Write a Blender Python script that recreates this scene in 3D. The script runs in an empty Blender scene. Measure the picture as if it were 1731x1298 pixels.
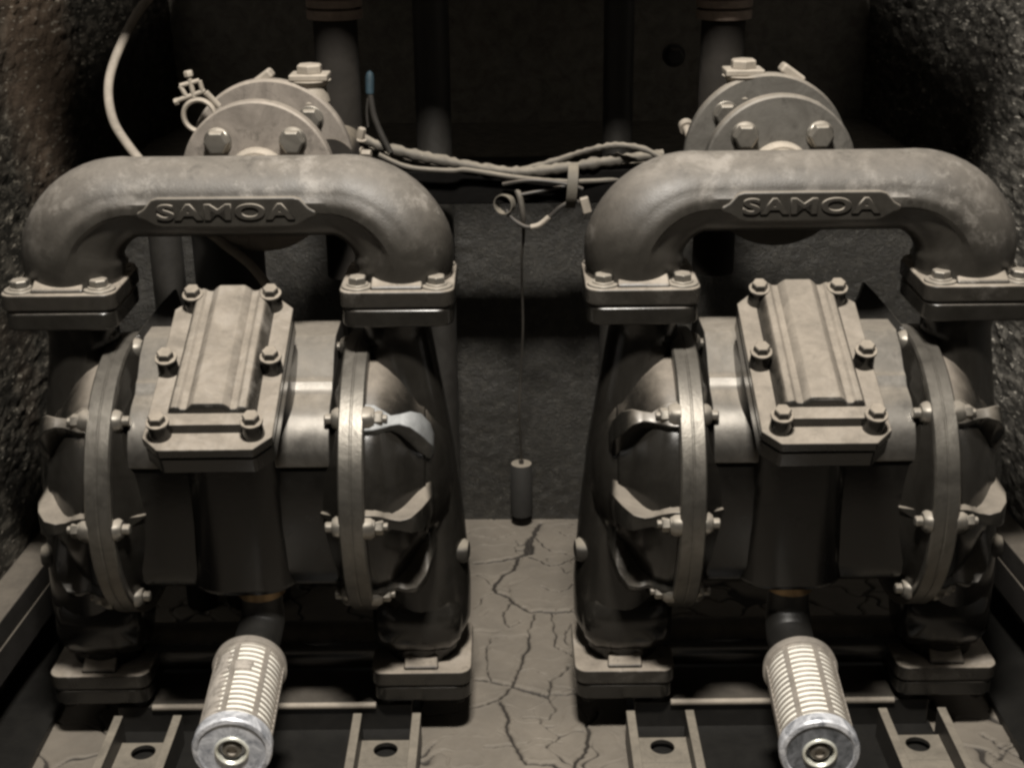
import bpy, bmesh, math, random
import numpy as np
from mathutils import Vector, Matrix, noise
random.seed(7)
S = bpy.context.scene
COL = S.collection
PI = math.pi
R = math.radians

# ------------------------------------------------------------ camera, world, light
CAM_D, CAM_H, PITCH, ROLL, FPX = 1.5, 1.03, R(21), R(0.6), 2300.0
cd = bpy.data.cameras.new('camera'); cam = bpy.data.objects.new('camera', cd); COL.objects.link(cam)
cd.sensor_fit = 'HORIZONTAL'; cd.sensor_width = 36.0; cd.lens = FPX * 36.0 / 1731.0
cd.clip_start = 0.02; cd.clip_end = 50
cam.matrix_world = Matrix.Translation((0, -CAM_D, CAM_H)) @ Matrix.Rotation(PI/2 - PITCH, 4, 'X') @ Matrix.Rotation(-ROLL, 4, 'Z')
S.camera = cam

W = bpy.data.worlds.new('World'); S.world = W; W.use_nodes = True
W.node_tree.nodes['Background'].inputs[0].default_value = (1.0, 0.9, 0.75, 1)
W.node_tree.nodes['Background'].inputs[1].default_value = 0.018

def area(name, loc, target, sx, sy, watts, col):
    l = bpy.data.lights.new(name, 'AREA'); l.shape = 'RECTANGLE'; l.size = sx; l.size_y = sy
    l.energy = watts; l.color = col
    o = bpy.data.objects.new(name, l); COL.objects.link(o); o.location = loc
    o.rotation_euler = (Vector(target) - Vector(loc)).to_track_quat('-Z', 'Y').to_euler()
    return o
area('pit_lamp', (0.0, -1.0, 2.2), (0, 0.0, 0.35), 0.26, 0.15, 104, (1.0, 0.945, 0.87))

S.view_settings.view_transform = 'Standard'; S.view_settings.look = 'None'
S.view_settings.gamma = 1; S.view_settings.exposure = 0
S.render.engine = 'CYCLES'; S.cycles.pixel_filter_type = 'BLACKMAN_HARRIS'; S.cycles.filter_width = 2.8

def P(px, py, Y):
    """point of the place seen at photo pixel px,py on the upright plane y=Y"""
    x = px - 865.5; y = py - 649
    c, s = math.cos(ROLL), math.sin(ROLL)
    x, y = (x*c - y*s)/FPX, -(x*s + y*c)/FPX
    r = (x, math.cos(PITCH) + y*math.sin(PITCH), -math.sin(PITCH) + y*math.cos(PITCH))
    t = (Y + CAM_D)/r[1]
    return (r[0]*t, Y, CAM_H + r[2]*t)

# ------------------------------------------------------------ materials
def new_mat(name):
    m = bpy.data.materials.new(name); m.use_nodes = True
    nt = m.node_tree; b = nt.nodes['Principled BSDF']
    return m, nt, b
def node(nt, t, **kw):
    n = nt.nodes.new(t)
    for k, v in kw.items(): setattr(n, k, v)
    return n
def noise_n(nt, scale, detail=4, rough=0.6, coord='Object', dist=0.0, aniso=None):
    tc = node(nt, 'ShaderNodeNewGeometry'); n = node(nt, 'ShaderNodeTexNoise'); coord = 'Position'
    n.inputs['Scale'].default_value = scale; n.inputs['Detail'].default_value = detail
    n.inputs['Roughness'].default_value = rough; n.inputs['Distortion'].default_value = dist
    if aniso:
        vm = node(nt, 'ShaderNodeVectorMath', operation='MULTIPLY'); vm.inputs[1].default_value = aniso
        nt.links.new(tc.outputs[coord], vm.inputs[0]); nt.links.new(vm.outputs[0], n.inputs['Vector'])
    else: nt.links.new(tc.outputs[coord], n.inputs['Vector'])
    return n
def ramp(nt, src, stops):
    r = node(nt, 'ShaderNodeValToRGB'); e = r.color_ramp.elements
    while len(e) < len(stops): e.new(0.5)
    for q, (p, c) in zip(e, stops):
        q.position = p; q.color = (c, c, c, 1) if not isinstance(c, tuple) else (*c, 1)
    nt.links.new(src, r.inputs[0]); return r
def math_n(nt, op, a, b, clamp=False):
    m = node(nt, 'ShaderNodeMath', operation=op); m.use_clamp = clamp
    for i, v in enumerate((a, b)):
        if v is None: continue
        if hasattr(v, 'is_linked') or hasattr(v, 'links'): nt.links.new(v, m.inputs[i])
        else: m.inputs[i].default_value = v
    return m.outputs[0]
def mixc(nt, fac, a, b):
    m = node(nt, 'ShaderNodeMix', data_type='RGBA')
    if hasattr(fac, 'links'): nt.links.new(fac, m.inputs[0])
    else: m.inputs[0].default_value = fac
    for i, v in ((6, a), (7, b)):
        if hasattr(v, 'links'): nt.links.new(v, m.inputs[i])
        else: m.inputs[i].default_value = (*v, 1)
    return m.outputs[2]

def dusty(name, base, dust, metal=0.0, rough=0.35, d0=0.25, d1=0.75, bump=0.25, dmax=1.0, wear=0.0, grain=260, spec=0.5, flat_dust=0.04, blotch=0.0):
    """painted or bare metal with dust settled on the faces that look up"""
    m, nt, b = new_mat(name)
    g = node(nt, 'ShaderNodeNewGeometry'); sp = node(nt, 'ShaderNodeSeparateXYZ')
    nt.links.new(g.outputs['Normal'], sp.inputs[0])
    n1 = noise_n(nt, 14, 5, 0.65, dist=0.6); n2 = noise_n(nt, 90, 4, 0.7)
    a = math_n(nt, 'MULTIPLY_ADD', n1.outputs[0], 0.30); 
    nt.nodes[-1].inputs[2].default_value = -0.15
    z = math_n(nt, 'ADD', sp.outputs[2], a)
    a2 = math_n(nt, 'MULTIPLY_ADD', n2.outputs[0], 0.16); nt.nodes[-1].inputs[2].default_value = -0.08
    z = math_n(nt, 'ADD', z, a2)
    mr = node(nt, 'ShaderNodeMapRange', interpolation_type='SMOOTHSTEP'); mr.inputs[1].default_value = d0; mr.inputs[2].default_value = d1
    mr.inputs[3].default_value = flat_dust; mr.inputs[4].default_value = dmax
    nt.links.new(z, mr.inputs[0]); fac = mr.outputs[0]
    n3 = noise_n(nt, 26, 8, 0.78, dist=0.4)
    dcol = mixc(nt, ramp(nt, n3.outputs[0], [(0.3, 0.0), (0.7, 1.0)]).outputs[0], tuple(c*0.62 for c in dust), tuple(min(1, c*1.25) for c in dust))
    n4 = noise_n(nt, 22, 5, 0.75, dist=1.0)
    bc = mixc(nt, ramp(nt, n4.outputs[0], [(0.35, 0.0), (0.75, 1.0)]).outputs[0], base, tuple(c*1.7+0.001 for c in base))
    if wear:
        pt = node(nt, 'ShaderNodeNewGeometry')
        wv = ramp(nt, pt.outputs['Pointiness'], [(0.515, 0.0), (0.56, 1.0)]).outputs[0]
        wv = math_n(nt, 'MULTIPLY', wv, wear)
        wv = math_n(nt, 'MULTIPLY', wv, ramp(nt, n2.outputs[0], [(0.35, 0.0), (0.6, 1.0)]).outputs[0])
        bc = mixc(nt, wv, bc, (0.42, 0.40, 0.36))
    col = mixc(nt, fac, bc, dcol)
    if blotch:   # rubbed and splashed pale patches
        nb = noise_n(nt, 26, 7, 0.75, dist=0.15); nc = noise_n(nt, 5.5, 2, 0.5)
        k = math_n(nt, 'MULTIPLY', ramp(nt, nb.outputs[0], [(0.50, 0.0), (0.62, 1.0)]).outputs[0], ramp(nt, nc.outputs[0], [(0.42, 0.0), (0.58, blotch)]).outputs[0])
        mz = node(nt, 'ShaderNodeMapRange'); mz.inputs[1].default_value = -0.1; mz.inputs[2].default_value = 0.4; nt.links.new(sp.outputs[2], mz.inputs[0])
        k = math_n(nt, 'MULTIPLY', k, mz.outputs[0])
        col = mixc(nt, k, col, (0.27, 0.25, 0.225))
        nd = noise_n(nt, 48, 6, 0.75, dist=0.3)
        col = mixc(nt, ramp(nt, nd.outputs[0], [(0.56, 0.0), (0.68, blotch)]).outputs[0], col, (0.018, 0.016, 0.013))
    nt.links.new(col, b.inputs['Base Color'])
    rr = node(nt, 'ShaderNodeMapRange'); rr.inputs[3].default_value = rough; rr.inputs[4].default_value = 0.85
    nt.links.new(fac, rr.inputs[0])
    r2 = math_n(nt, 'MULTIPLY_ADD', n4.outputs[0], 0.22); nt.nodes[-1].inputs[2].default_value = -0.09
    nt.links.new(math_n(nt, 'ADD', rr.outputs[0], r2, True), b.inputs['Roughness'])
    mt = math_n(nt, 'MULTIPLY_ADD', fac, -metal); nt.nodes[-1].inputs[2].default_value = metal
    nt.links.new(mt, b.inputs['Metallic']); b.inputs['Specular IOR Level'].default_value = spec
    bn = noise_n(nt, grain, 3, 0.6); bp = node(nt, 'ShaderNodeBump'); bp.inputs['Strength'].default_value = bump
    bp.inputs["Distance"].default_value = 0.0004
    bm2 = math_n(nt, 'ADD', bn.outputs[0], n2.outputs[0]); nt.links.new(bm2, bp.inputs['Height']); nt.links.new(bp.outputs[0], b.inputs['Normal'])
    return m

DUST = (0.185, 0.160, 0.130)
M = {}
M['casting'] = dusty('black_casting_paint', (0.0062, 0.0057, 0.0048), DUST, 0.0, 0.19, 0.50, 1.05, 0.2, 0.9, flat_dust=0.012)
M['pipe'] = dusty('dusty_manifold_paint', (0.013, 0.0118, 0.0098), (0.128, 0.114, 0.097), 0.0, 0.28, -0.05, 1.15, 0.6, 0.95, grain=420, flat_dust=0.02, blotch=0.42)
M['cover'] = dusty('dust_covered_cover_paint', (0.007, 0.0065, 0.0055), (0.168, 0.146, 0.119), 0.0, 0.24, 0.35, 0.75, 0.2, flat_dust=0.01, blotch=0.22)
M['ring'] = dusty('clamp_ring_metal', (0.09, 0.084, 0.073), (0.12, 0.106, 0.088), 0.85, 0.33, 0.35, 1.4, 0.45, 0.45, blotch=0.35)
M['bolt'] = dusty('bolt_steel', (0.15, 0.14, 0.122), (0.22, 0.193, 0.157), 0.8, 0.27, 0.3, 0.95, 0.3, 0.8)
M['bright'] = dusty('bare_worn_steel', (0.45, 0.43, 0.39), DUST, 0.9, 0.28, 0.9, 1.6, 0.3, 0.5)
M['bracket'] = dusty('bracket_steel', (0.009, 0.0082, 0.007), (0.15, 0.132, 0.105), 0.1, 0.42, 0.3, 0.85, 0.4)
M['flange'] = dusty('pipe_flange_metal', (0.15, 0.133, 0.116), (0.225, 0.195, 0.161), 0.5, 0.36, 0.1, 0.9, 0.6, 0.9, flat_dust=0.15, blotch=0.5)
M['flange_grey'] = dusty('pipe_flange_metal_grey', (0.06, 0.057, 0.051), (0.21, 0.184, 0.151), 0.4, 0.40, 0.3, 0.9, 0.6, 0.9, flat_dust=0.1, blotch=0.4)
M['fitting'] = dusty('fitting_metal', (0.15, 0.132, 0.108), (0.29, 0.255, 0.21), 0.35, 0.4, 0.1, 0.8, 0.4, 0.9, flat_dust=0.3)
M['brass'] = dusty('dirty_brass', (0.18, 0.12, 0.06), (0.3, 0.25, 0.18), 0.7, 0.3, 0.3, 0.9, 0.3, 0.7)
M['oldpipe'] = dusty('old_pipe_paint', (0.011, 0.0103, 0.009), (0.08, 0.068, 0.055), 0.1, 0.5, 0.3, 0.95, 0.4, flat_dust=0.06)
M['riser'] = dusty('riser_pipe_paint', (0.008, 0.007, 0.006), (0.13, 0.112, 0.088), 0.0, 0.8, 0.3, 0.9, 0.4, spec=0.15, flat_dust=0.04)
M['darksteel'] = dusty('dark_steel', (0.005, 0.0047, 0.0042), (0.013, 0.012, 0.01), 0.0, 0.8, 0.6, 1.2, 0.4, 0.5)
M['soot'] = dusty('sooty_steel', (0.0022, 0.002, 0.0018), (0.006, 0.0055, 0.005), 0.0, 0.9, 0.6, 1.2, 0.4, spec=0.05)
M['cable'] = dusty('dusty_cable_sheath', (0.028, 0.025, 0.0205), (0.17, 0.15, 0.121), 0.0, 0.6, 0.0, 0.9, 0.9, grain=500, flat_dust=0.1)
M['blackcable'] = dusty('black_cable_sheath', (0.012, 0.011, 0.0095), (0.12, 0.10, 0.08), 0.0, 0.45, 0.4, 1.1, 0.3)
M['hose'] = dusty('air_hose_plastic', (0.15, 0.13, 0.105), (0.2, 0.175, 0.145), 0.0, 0.35, 0.2, 0.9, 0.1, flat_dust=0.4)
M['strap'] = dusty('cable_strap_webbing', (0.05, 0.045, 0.036), (0.16, 0.14, 0.11), 0.0, 0.7, 0.3, 0.95, 0.8, flat_dust=0.15)
M['rail'] = dusty('kerb_angle_steel', (0.009, 0.008, 0.007), (0.085, 0.073, 0.058), 0.1, 0.55, 0.4, 0.9, 0.6)
M['float'] = dusty('float_weight', (0.009, 0.0083, 0.007), (0.2, 0.175, 0.14), 0.0, 0.8, 0.4, 0.9, 0.3, flat_dust=0.01)

def simple(name, col, rough=0.5, metal=0.0, var=0.35, scale=40, bump=0.3):
    m, nt, b = new_mat(name)
    n = noise_n(nt, scale, 6, 0.7, dist=0.5)
    c = mixc(nt, ramp(nt, n.outputs[0], [(0.3, 0.0), (0.7, 1.0)]).outputs[0], tuple(x*(1-var) for x in col), tuple(min(1, x*(1+var)) for x in col))
    nt.links.new(c, b.inputs['Base Color']); b.inputs['Roughness'].default_value = rough; b.inputs['Metallic'].default_value = metal
    bp = node(nt, 'ShaderNodeBump'); bp.inputs['Strength'].default_value = bump; bp.inputs['Distance'].default_value = 0.001
    n2 = noise_n(nt, scale*8, 3, 0.6); nt.links.new(n2.outputs[0], bp.inputs['Height']); nt.links.new(bp.outputs[0], b.inputs['Normal'])
    return m
M['cage'] = simple('silencer_cage', (0.25, 0.225, 0.195), 0.5, 0.3, 0.25, 50)
M['media'] = simple('silencer_media', (0.66, 0.64, 0.575), 0.7, 0.0, 0.06, 50)
M['rusty'] = simple('rusty_dark_flange', (0.17, 0.13, 0.105), 0.7)
M['blue'] = simple('blue_cable_end', (0.014, 0.027, 0.035), 0.5)
M['greyedge'] = simple('scraped_grey_rib', (0.17, 0.175, 0.175), 0.6, 0.1)

def zinc(name, dark, light, seed):
    m, nt, b = new_mat(name)
    n = noise_n(nt, 45, 6, 0.7, dist=1.5); n.noise_dimensions = '4D'; n.inputs['W'].default_value = seed
    c = ramp(nt, n.outputs[0], [(0.36, dark), (0.5, tuple((a+b)/2 for a, b in zip(dark, light))), (0.62, light)])
    nt.links.new(c.outputs[0], b.inputs['Base Color']); b.inputs['Metallic'].default_value = 0.35; b.inputs['Roughness'].default_value = 0.45
    bp = node(nt, 'ShaderNodeBump'); bp.inputs['Strength'].default_value = 0.35; bp.inputs['Distance'].default_value = 0.001
    nt.links.new(n.outputs[0], bp.inputs['Height']); nt.links.new(bp.outputs[0], b.inputs['Normal'])
    return m
M['zinc'] = zinc('oxidised_zinc', (0.17, 0.18, 0.20), (0.66, 0.67, 0.70), 1.0)
M['zincdark'] = zinc('dark_zinc_face', (0.05, 0.055, 0.06), (0.20, 0.21, 0.23), 3.0)
M['zinclight'] = zinc('light_zinc_face', (0.22, 0.235, 0.27), (0.68, 0.70, 0.74), 5.0)

def concrete():
    m, nt, b = new_mat('cracked_floor')
    n = noise_n(nt, 6, 7, 0.65, dist=0.4); n2 = noise_n(nt, 60, 6, 0.7)
    c = mixc(nt, ramp(nt, n.outputs[0], [(0.3, 0.0), (0.72, 1.0)]).outputs[0], (0.090, 0.079, 0.065), (0.168, 0.147, 0.119))
    c = mixc(nt, ramp(nt, n2.outputs[0], [(0.35, 0.25), (0.6, 0.0)]).outputs[0], c, (0.10, 0.083, 0.063))
    g = node(nt, 'ShaderNodeNewGeometry'); sp = node(nt, 'ShaderNodeSeparateXYZ'); nt.links.new(g.outputs['Position'], sp.inputs[0])
    mr = node(nt, 'ShaderNodeMapRange'); mr.inputs[1].default_value = -0.0012; mr.inputs[2].default_value = -0.0032
    nt.links.new(sp.outputs[2], mr.inputs[0])
    c = mixc(nt, mr.outputs[0], c, (0.022, 0.018, 0.014)); nt.links.new(c, b.inputs['Base Color'])
    b.inputs['Roughness'].default_value = 0.78
    bp = node(nt, 'ShaderNodeBump'); bp.inputs['Strength'].default_value = 0.5; bp.inputs['Distance'].default_value = 0.002
    nt.links.new(n2.outputs[0], bp.inputs['Height']); nt.links.new(bp.outputs[0], b.inputs['Normal'])
    return m
def tar(name, dark, light, stain=None, rough=0.42, stain_edge=0.5, spot=None, an=None):
    m, nt, b = new_mat(name)
    n = noise_n(nt, 90, 8, 0.75, aniso=an); n2 = noise_n(nt, 3.5, 4, 0.6, dist=0.6)
    c = mixc(nt, ramp(nt, n.outputs[0], [(0.47, 0.0), (0.66, 1.0)]).outputs[0], dark, light)
    if stain:
        k = ramp(nt, n2.outputs[0], [(stain_edge, 0.0), (stain_edge+0.16, 0.35)]).outputs[0]
        if spot:   # the big rusty run of the photo, at its own place on the wall
            g = node(nt, 'ShaderNodeNewGeometry'); vd = node(nt, 'ShaderNodeVectorMath', operation='SUBTRACT'); nt.links.new(g.outputs['Position'], vd.inputs[0]); vd.inputs[1].default_value = spot
            vm = node(nt, 'ShaderNodeVectorMath', operation='MULTIPLY'); nt.links.new(vd.outputs[0], vm.inputs[0]); vm.inputs[1].default_value = (1.0, 1.5, 0.75)
            vl = node(nt, 'ShaderNodeVectorMath', operation='LENGTH'); nt.links.new(vm.outputs[0], vl.inputs[0])
            dd = math_n(nt, 'ADD', vl.outputs['Value'], math_n(nt, 'MULTIPLY', noise_n(nt, 14, 5, 0.7).outputs[0], 0.22))
            k = math_n(nt, 'MAXIMUM', k, ramp(nt, dd, [(0.20, 0.9), (0.34, 0.0)]).outputs[0])
        c = mixc(nt, k, c, stain)
    n5 = noise_n(nt, 170, 3, 0.5, aniso=an)
    c = mixc(nt, ramp(nt, n5.outputs[0], [(0.62 if an else 0.69, 0.0), (0.68 if an else 0.74, 0.75)]).outputs[0], c, tuple(min(1, q*2.6) for q in light))
    nt.links.new(c, b.inputs['Base Color']); b.inputs['Roughness'].default_value = rough
    n3 = noise_n(nt, 210, 6, 0.7, aniso=an)
    bp = node(nt, 'ShaderNodeBump'); bp.inputs['Strength'].default_value = 0.8; bp.inputs['Distance'].default_value = 0.003
    nt.links.new(n3.outputs[0], bp.inputs['Height']); nt.links.new(bp.outputs[0], b.inputs['Normal'])
    return m
M['floor'] = concrete()
M['backwall'] = tar('black_tarred_back_wall', (0.017, 0.0158, 0.0132), (0.034, 0.0315, 0.026), None, 0.5)
M['leftwall'] = tar('tarred_left_wall', (0.011, 0.0102, 0.0082), (0.085, 0.077, 0.063), (0.066, 0.048, 0.034), 0.42, 0.52, (-0.655, 0.44, 0.80), (1, 0.3, 1))
M['rightwall'] = tar('tarred_right_wall', (0.035, 0.033, 0.029), (0.19, 0.178, 0.155), None, 0.42, an=(1, 0.3, 1))
M['black'] = simple('black_recess', (0.16, 0.145, 0.12), 0.85)

# ------------------------------------------------------------ mesh builder
def frame(d):
    d = Vector(d).normalized()
    up = Vector((0, 0, 1)) if abs(d.z) < 0.95 else Vector((1, 0, 0))
    u = d.cross(up).normalized(); v = u.cross(d).normalized()
    return d, u, v
class MB:
    def __init__(s): s.v = []; s.f = []
    def add(s, vs, fs, mx=None):
        o = len(s.v)
        s.v += [tuple((mx @ Vector(p)) if mx else p) for p in vs]
        s.f += [tuple(i + o for i in f) for f in fs]
    def box(s, x0, x1, y0, y1, z0, z1, mx=None):
        vs = [(x, y, z) for z in (z0, z1) for y in (y0, y1) for x in (x0, x1)]
        s.add(vs, [(0, 2, 3, 1), (4, 5, 7, 6), (0, 1, 5, 4), (2, 6, 7, 3), (0, 4, 6, 2), (1, 3, 7, 5)], mx)
    def prism(s, poly, h0, h1, mx=None):
        """poly in xy, extruded in z"""
        n = len(poly)
        a = sum(poly[i][0]*poly[(i+1) % n][1]-poly[(i+1) % n][0]*poly[i][1] for i in range(n))
        if a < 0: poly = poly[::-1]
        vs = [(x, y, h0) for x, y in poly] + [(x, y, h1) for x, y in poly]
        fs = [tuple(range(n-1, -1, -1)), tuple(range(n, 2*n))] + [(i, (i+1) % n, n+(i+1) % n, n+i) for i in range(n)]
        s.add(vs, fs, mx)
    def rings(s, rings, cap=True, closed=False):
        n = len(rings[0]); vs = [p for r in rings for p in r]; fs = []
        m = len(rings)
        for k in range(m if closed else m-1):
            a, b = k*n, ((k+1) % m)*n
            for i in range(n):
                j = (i+1) % n; fs.append((a+i, a+j, b+j, b+i))
        if cap and not closed: fs += [tuple(range(n-1, -1, -1)), tuple(range((m-1)*n, m*n))]
        s.add(vs, fs)
    def lathe(s, c, axis, prof, n=48, cap=True):
        """prof: (distance along axis, radius)"""
        d, u, v = frame(axis); c = Vector(c); rs = []
        for a, r in prof:
            rs.append([tuple(c + d*a + u*(r*math.cos(t)) + v*(r*math.sin(t))) for t in (2*PI*i/n for i in range(n))])
        s.rings(rs, cap)
    def cyl(s, p0, p1, r, n=32, r1=None):
        d = Vector(p1)-Vector(p0); s.lathe(p0, d, [(0, r), (d.length, r if r1 is None else r1)], n)
    def tube(s, pts, rad, n=14, sub=0, jit=0):
        pts = [Vector(p) for p in pts]
        if sub:
            out = []
            for i in range(len(pts)-1):
                p0 = pts[max(i-1, 0)]; p1 = pts[i]; p2 = pts[i+1]; p3 = pts[min(i+2, len(pts)-1)]
                for k in range(sub):
                    t = k/sub
                    out.append(0.5*((2*p1)+(p2-p0)*t+(2*p0-5*p1+4*p2-p3)*t*t+(3*p1-p0-3*p2+p3)*t**3))
            out.append(pts[-1]); 
            if not callable(rad) and isinstance(rad, (list, tuple)):
                rr = []
                for i in range(len(rad)-1):
                    for k in range(sub): rr.append(rad[i]+(rad[i+1]-rad[i])*k/sub)
                rr.append(rad[-1]); rad = rr
            pts = out
        rs = []; u = None
        for i, p in enumerate(pts):
            t = (pts[min(i+1, len(pts)-1)]-pts[max(i-1, 0)]).normalized()
            if u is None: _, u, _ = frame(t)
            u = (u - t*u.dot(t)).normalized(); v = t.cross(u)
            r = rad[i] if isinstance(rad, (list, tuple)) else rad
            if jit: r = r*(1+jit*noise.noise(p*180))
            if isinstance(r, tuple): ru, rv = r
            else: ru = rv = r
            rs.append([tuple(p+u*(ru*math.cos(2*PI*k/n))+v*(rv*math.sin(2*PI*k/n))) for k in range(n)])
        s.rings(rs)
    def hexhead(s, c, d, af, h, washer=0, wh=0.002):
        """hex head: base centre c, direction d"""
        d = Vector(d).normalized(); c = Vector(c)
        if washer: s.lathe(c, d, [(0, washer), (wh*0.8, washer), (wh, washer*0.95)], 28); c = c + d*wh
        r = af/2/math.cos(PI/6)
        s.lathe(c, d, [(0, r), (h*0.82, r), (h, r*0.84)], 6)
    def flip(s):
        s.v = [(-x, y, z) for x, y, z in s.v]; s.f = [f[::-1] for f in s.f]; return s
    def copy(s):
        m = MB(); m.v = list(s.v); m.f = list(s.f); return m
    def build(s, name, mat, parent=None, bevel=0, seg=2, smooth=35, sub=0):
        me = bpy.data.meshes.new(name); me.from_pydata(s.v, [], s.f); me.validate()
        bm = bmesh.new(); bm.from_mesh(me); bmesh.ops.recalc_face_normals(bm, faces=bm.faces); bm.to_mesh(me); bm.free()
        me.polygons.foreach_set('use_smooth', [True]*len(me.polygons))
        me.set_sharp_from_angle(angle=R(smooth))
        me.materials.append(mat if not isinstance(mat, str) else M[mat])
        o = bpy.data.objects.new(name, me); COL.objects.link(o)
        if parent: o.parent = parent
        if bevel:
            b = o.modifiers.new('bevel', 'BEVEL'); b.width = bevel; b.segments = seg; b.limit_method = 'ANGLE'; b.angle_limit = R(smooth); b.harden_normals = True
        if sub:
            q = o.modifiers.new('sub', 'SUBSURF'); q.levels = sub; q.render_levels = sub
        return o
def tag(o, label, cat, group=None):
    o['label'] = label; o['category'] = cat
    if group: o['group'] = group
    return o
def struct(o, label=None):
    o['kind'] = 'structure'
    if label: o['label'] = label
    return o
def empty(name, loc):
    o = bpy.data.objects.new(name, None); COL.objects.link(o); o.location = loc; o.empty_display_size = 0.05; return o
def rrect(x0, x1, y0, y1, r, n=5):
    out = []
    for cx, cy, a0 in ((x1-r, y1-r, 0), (x0+r, y1-r, 90), (x0+r, y0+r, 180), (x1-r, y0+r, 270)):
        for k in range(n+1):
            a = R(a0+90*k/n); out.append((cx+r*math.cos(a), cy+r*math.sin(a)))
    return out

# ------------------------------------------------------------ floor with real cracks
def build_floor():
    x0, x1, y0, y1 = -1.0, 1.05, -1.0, 0.60
    def px(x, y): # photo pixel on the floor plane
        r = None
        xx = x-865.5; yy = y-649
        c, s = math.cos(ROLL), math.sin(ROLL)
        xx, yy = (xx*c-yy*s)/FPX, -(xx*s+yy*c)/FPX
        r = (xx, math.cos(PITCH)+yy*math.sin(PITCH), -math.sin(PITCH)+yy*math.cos(PITCH))
        t = -CAM_H/r[2]; return (r[0]*t, r[1]*t-CAM_D)
    lines = [ # (width, photo points)
        (2.2, [(800, 951), (840, 947), (878, 939), (895, 932)]),
        (3.6, [(895, 932), (897, 912), (908, 892), (914, 884)]),
        (2.4, [(876, 942), (868, 962), (838, 985), (838, 1000), (866, 1015), (898, 1034), (930, 1033), (985, 1036)]),
        (1.2, [(866, 1015), (850, 1040), (862, 1060), (880, 1050)]),
        (1.1, [(904, 1036), (895, 1075), (830, 1078)]),
        (1.8, [(895, 1075), (884, 1110), (873, 1140), (866, 1160)]),
        (2.0, [(805, 1148), (850, 1156), (880, 1164), (915, 1176), (940, 1172), (975, 1170)]),
        (2.6, [(866, 1160), (900, 1168), (925, 1178)]),
        (1.6, [(866, 1160), (845, 1180), (800, 1195)]),
        (2.2, [(845, 1184), (860, 1215), (868, 1255), (890, 1290), (935, 1290), (960, 1310)]),
        (1.4, [(820, 1262), (850, 1260), (868, 1258)]),
        (2.2, [(1010, 1200), (990, 1225), (990, 1270), (970, 1300)]),
        (1.4, [(925, 1178), (930, 1150), (960, 1125), (975, 1120)]),
        (1.3, [(938, 1092), (970, 1110), (990, 1120)]),
        (1.0, [(925, 1178), (940, 1200), (928, 1215), (885, 1213)]),
        (0.9, [(900, 905), (930, 930), (975, 940)]),
        (1.0, [(895, 940), (930, 955), (962, 945), (985, 935)]),
        (1.2, [(960, 1035), (985, 1015), (1000, 1010)]),
        (1.0, [(985, 1045), (958, 1065), (962, 1090)]),
        (0.9, [(800, 905), (835, 912), (870, 900)]), (0.8, [(838, 1000), (815, 1010), (800, 1030)]), (0.9, [(940, 895), (960, 905), (990, 900)]),
        (0.8, [(873, 1140), (900, 1130), (925, 1140)]), (0.8, [(830, 1078), (822, 1110), (830, 1148)]), (0.9, [(915, 990), (945, 1000), (968, 985), (985, 990)]),
        (0.8, [(868, 1258), (910, 1248), (950, 1255)]), (1.0, [(930, 1033), (935, 1065), (938, 1092)]),
        (1.6, [(1660, 1240), (1690, 1262), (1731, 1285)]), (1.2, [(1690, 1262), (1680, 1290)]), (1.3, [(1690, 1262), (1710, 1250), (1731, 1240)]),
        (1.3, [(345, 985), (362, 992), (370, 1010)]), (1.0, [(290, 995), (330, 995), (352, 986)]),
    ]
    segs = []
    rnd = random.Random(3)
    for w, pts in lines:
        q = [Vector(px(*p)) for p in pts]
        for it in range(3):
            o = [q[0]]
            for a, b in zip(q, q[1:]):
                d = b-a; m = (a+b)/2 + Vector((-d.y, d.x))*rnd.uniform(-0.13, 0.13); o += [m, b]
            q = o
        for i, (a, b) in enumerate(zip(q, q[1:])): segs.append((a.x, a.y, b.x, b.y, w*0.00085*rnd.uniform(0.7, 1.3)))
    def axis(lo, hi, flo, fhi, fine, coarse):
        a = list(np.arange(lo, flo, coarse)) + list(np.arange(flo, fhi, fine)) + list(np.arange(fhi, hi+coarse, coarse)); return np.array(a)
    xs = axis(x0, x1, -0.75, 0.8, 0.003, 0.03); xs = np.unique(np.concatenate([xs[(xs < -0.09) | (xs > 0.13)], np.arange(-0.09, 0.13, 0.0011)]))
    ys = axis(y0, y1, -0.16, 0.57, 0.0013, 0.03)
    X, Y = np.meshgrid(xs, ys)
    Zg = np.zeros_like(X)
    D = np.full(X.shape, 9.0)
    for ax, ay, bx, by, w in segs:
        i0, i1 = np.searchsorted(xs, [min(ax, bx)-0.02, max(ax, bx)+0.02]); j0, j1 = np.searchsorted(ys, [min(ay, by)-0.02, max(ay, by)+0.02])
        if i1 <= i0 or j1 <= j0: continue
        xx = X[j0:j1, i0:i1]; yy = Y[j0:j1, i0:i1]; dx, dy = bx-ax, by-ay; L = dx*dx+dy*dy+1e-12
        t = np.clip(((xx-ax)*dx+(yy-ay)*dy)/L, 0, 1)
        d = np.hypot(xx-ax-t*dx, yy-ay-t*dy)/w
        D[j0:j1, i0:i1] = np.minimum(D[j0:j1, i0:i1], d)
    # fine voronoi-like cracking away from the middle
    rs = np.random.RandomState(5)
    cells = np.stack([rs.uniform(-1, 1.05, 420), rs.uniform(-0.3, 0.6, 420)], 1)
    mask = Y > -0.3
    wx = X + 0.008*np.sin(Y*60+X*33) + 0.004*np.sin(Y*170+2); wy = Y + 0.008*np.sin(X*55+Y*41) + 0.004*np.sin(X*150)
    pts = np.stack([wx[mask], wy[mask]], 1); best = np.full(len(pts), 9.0); sec = np.full(len(pts), 9.0)
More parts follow.
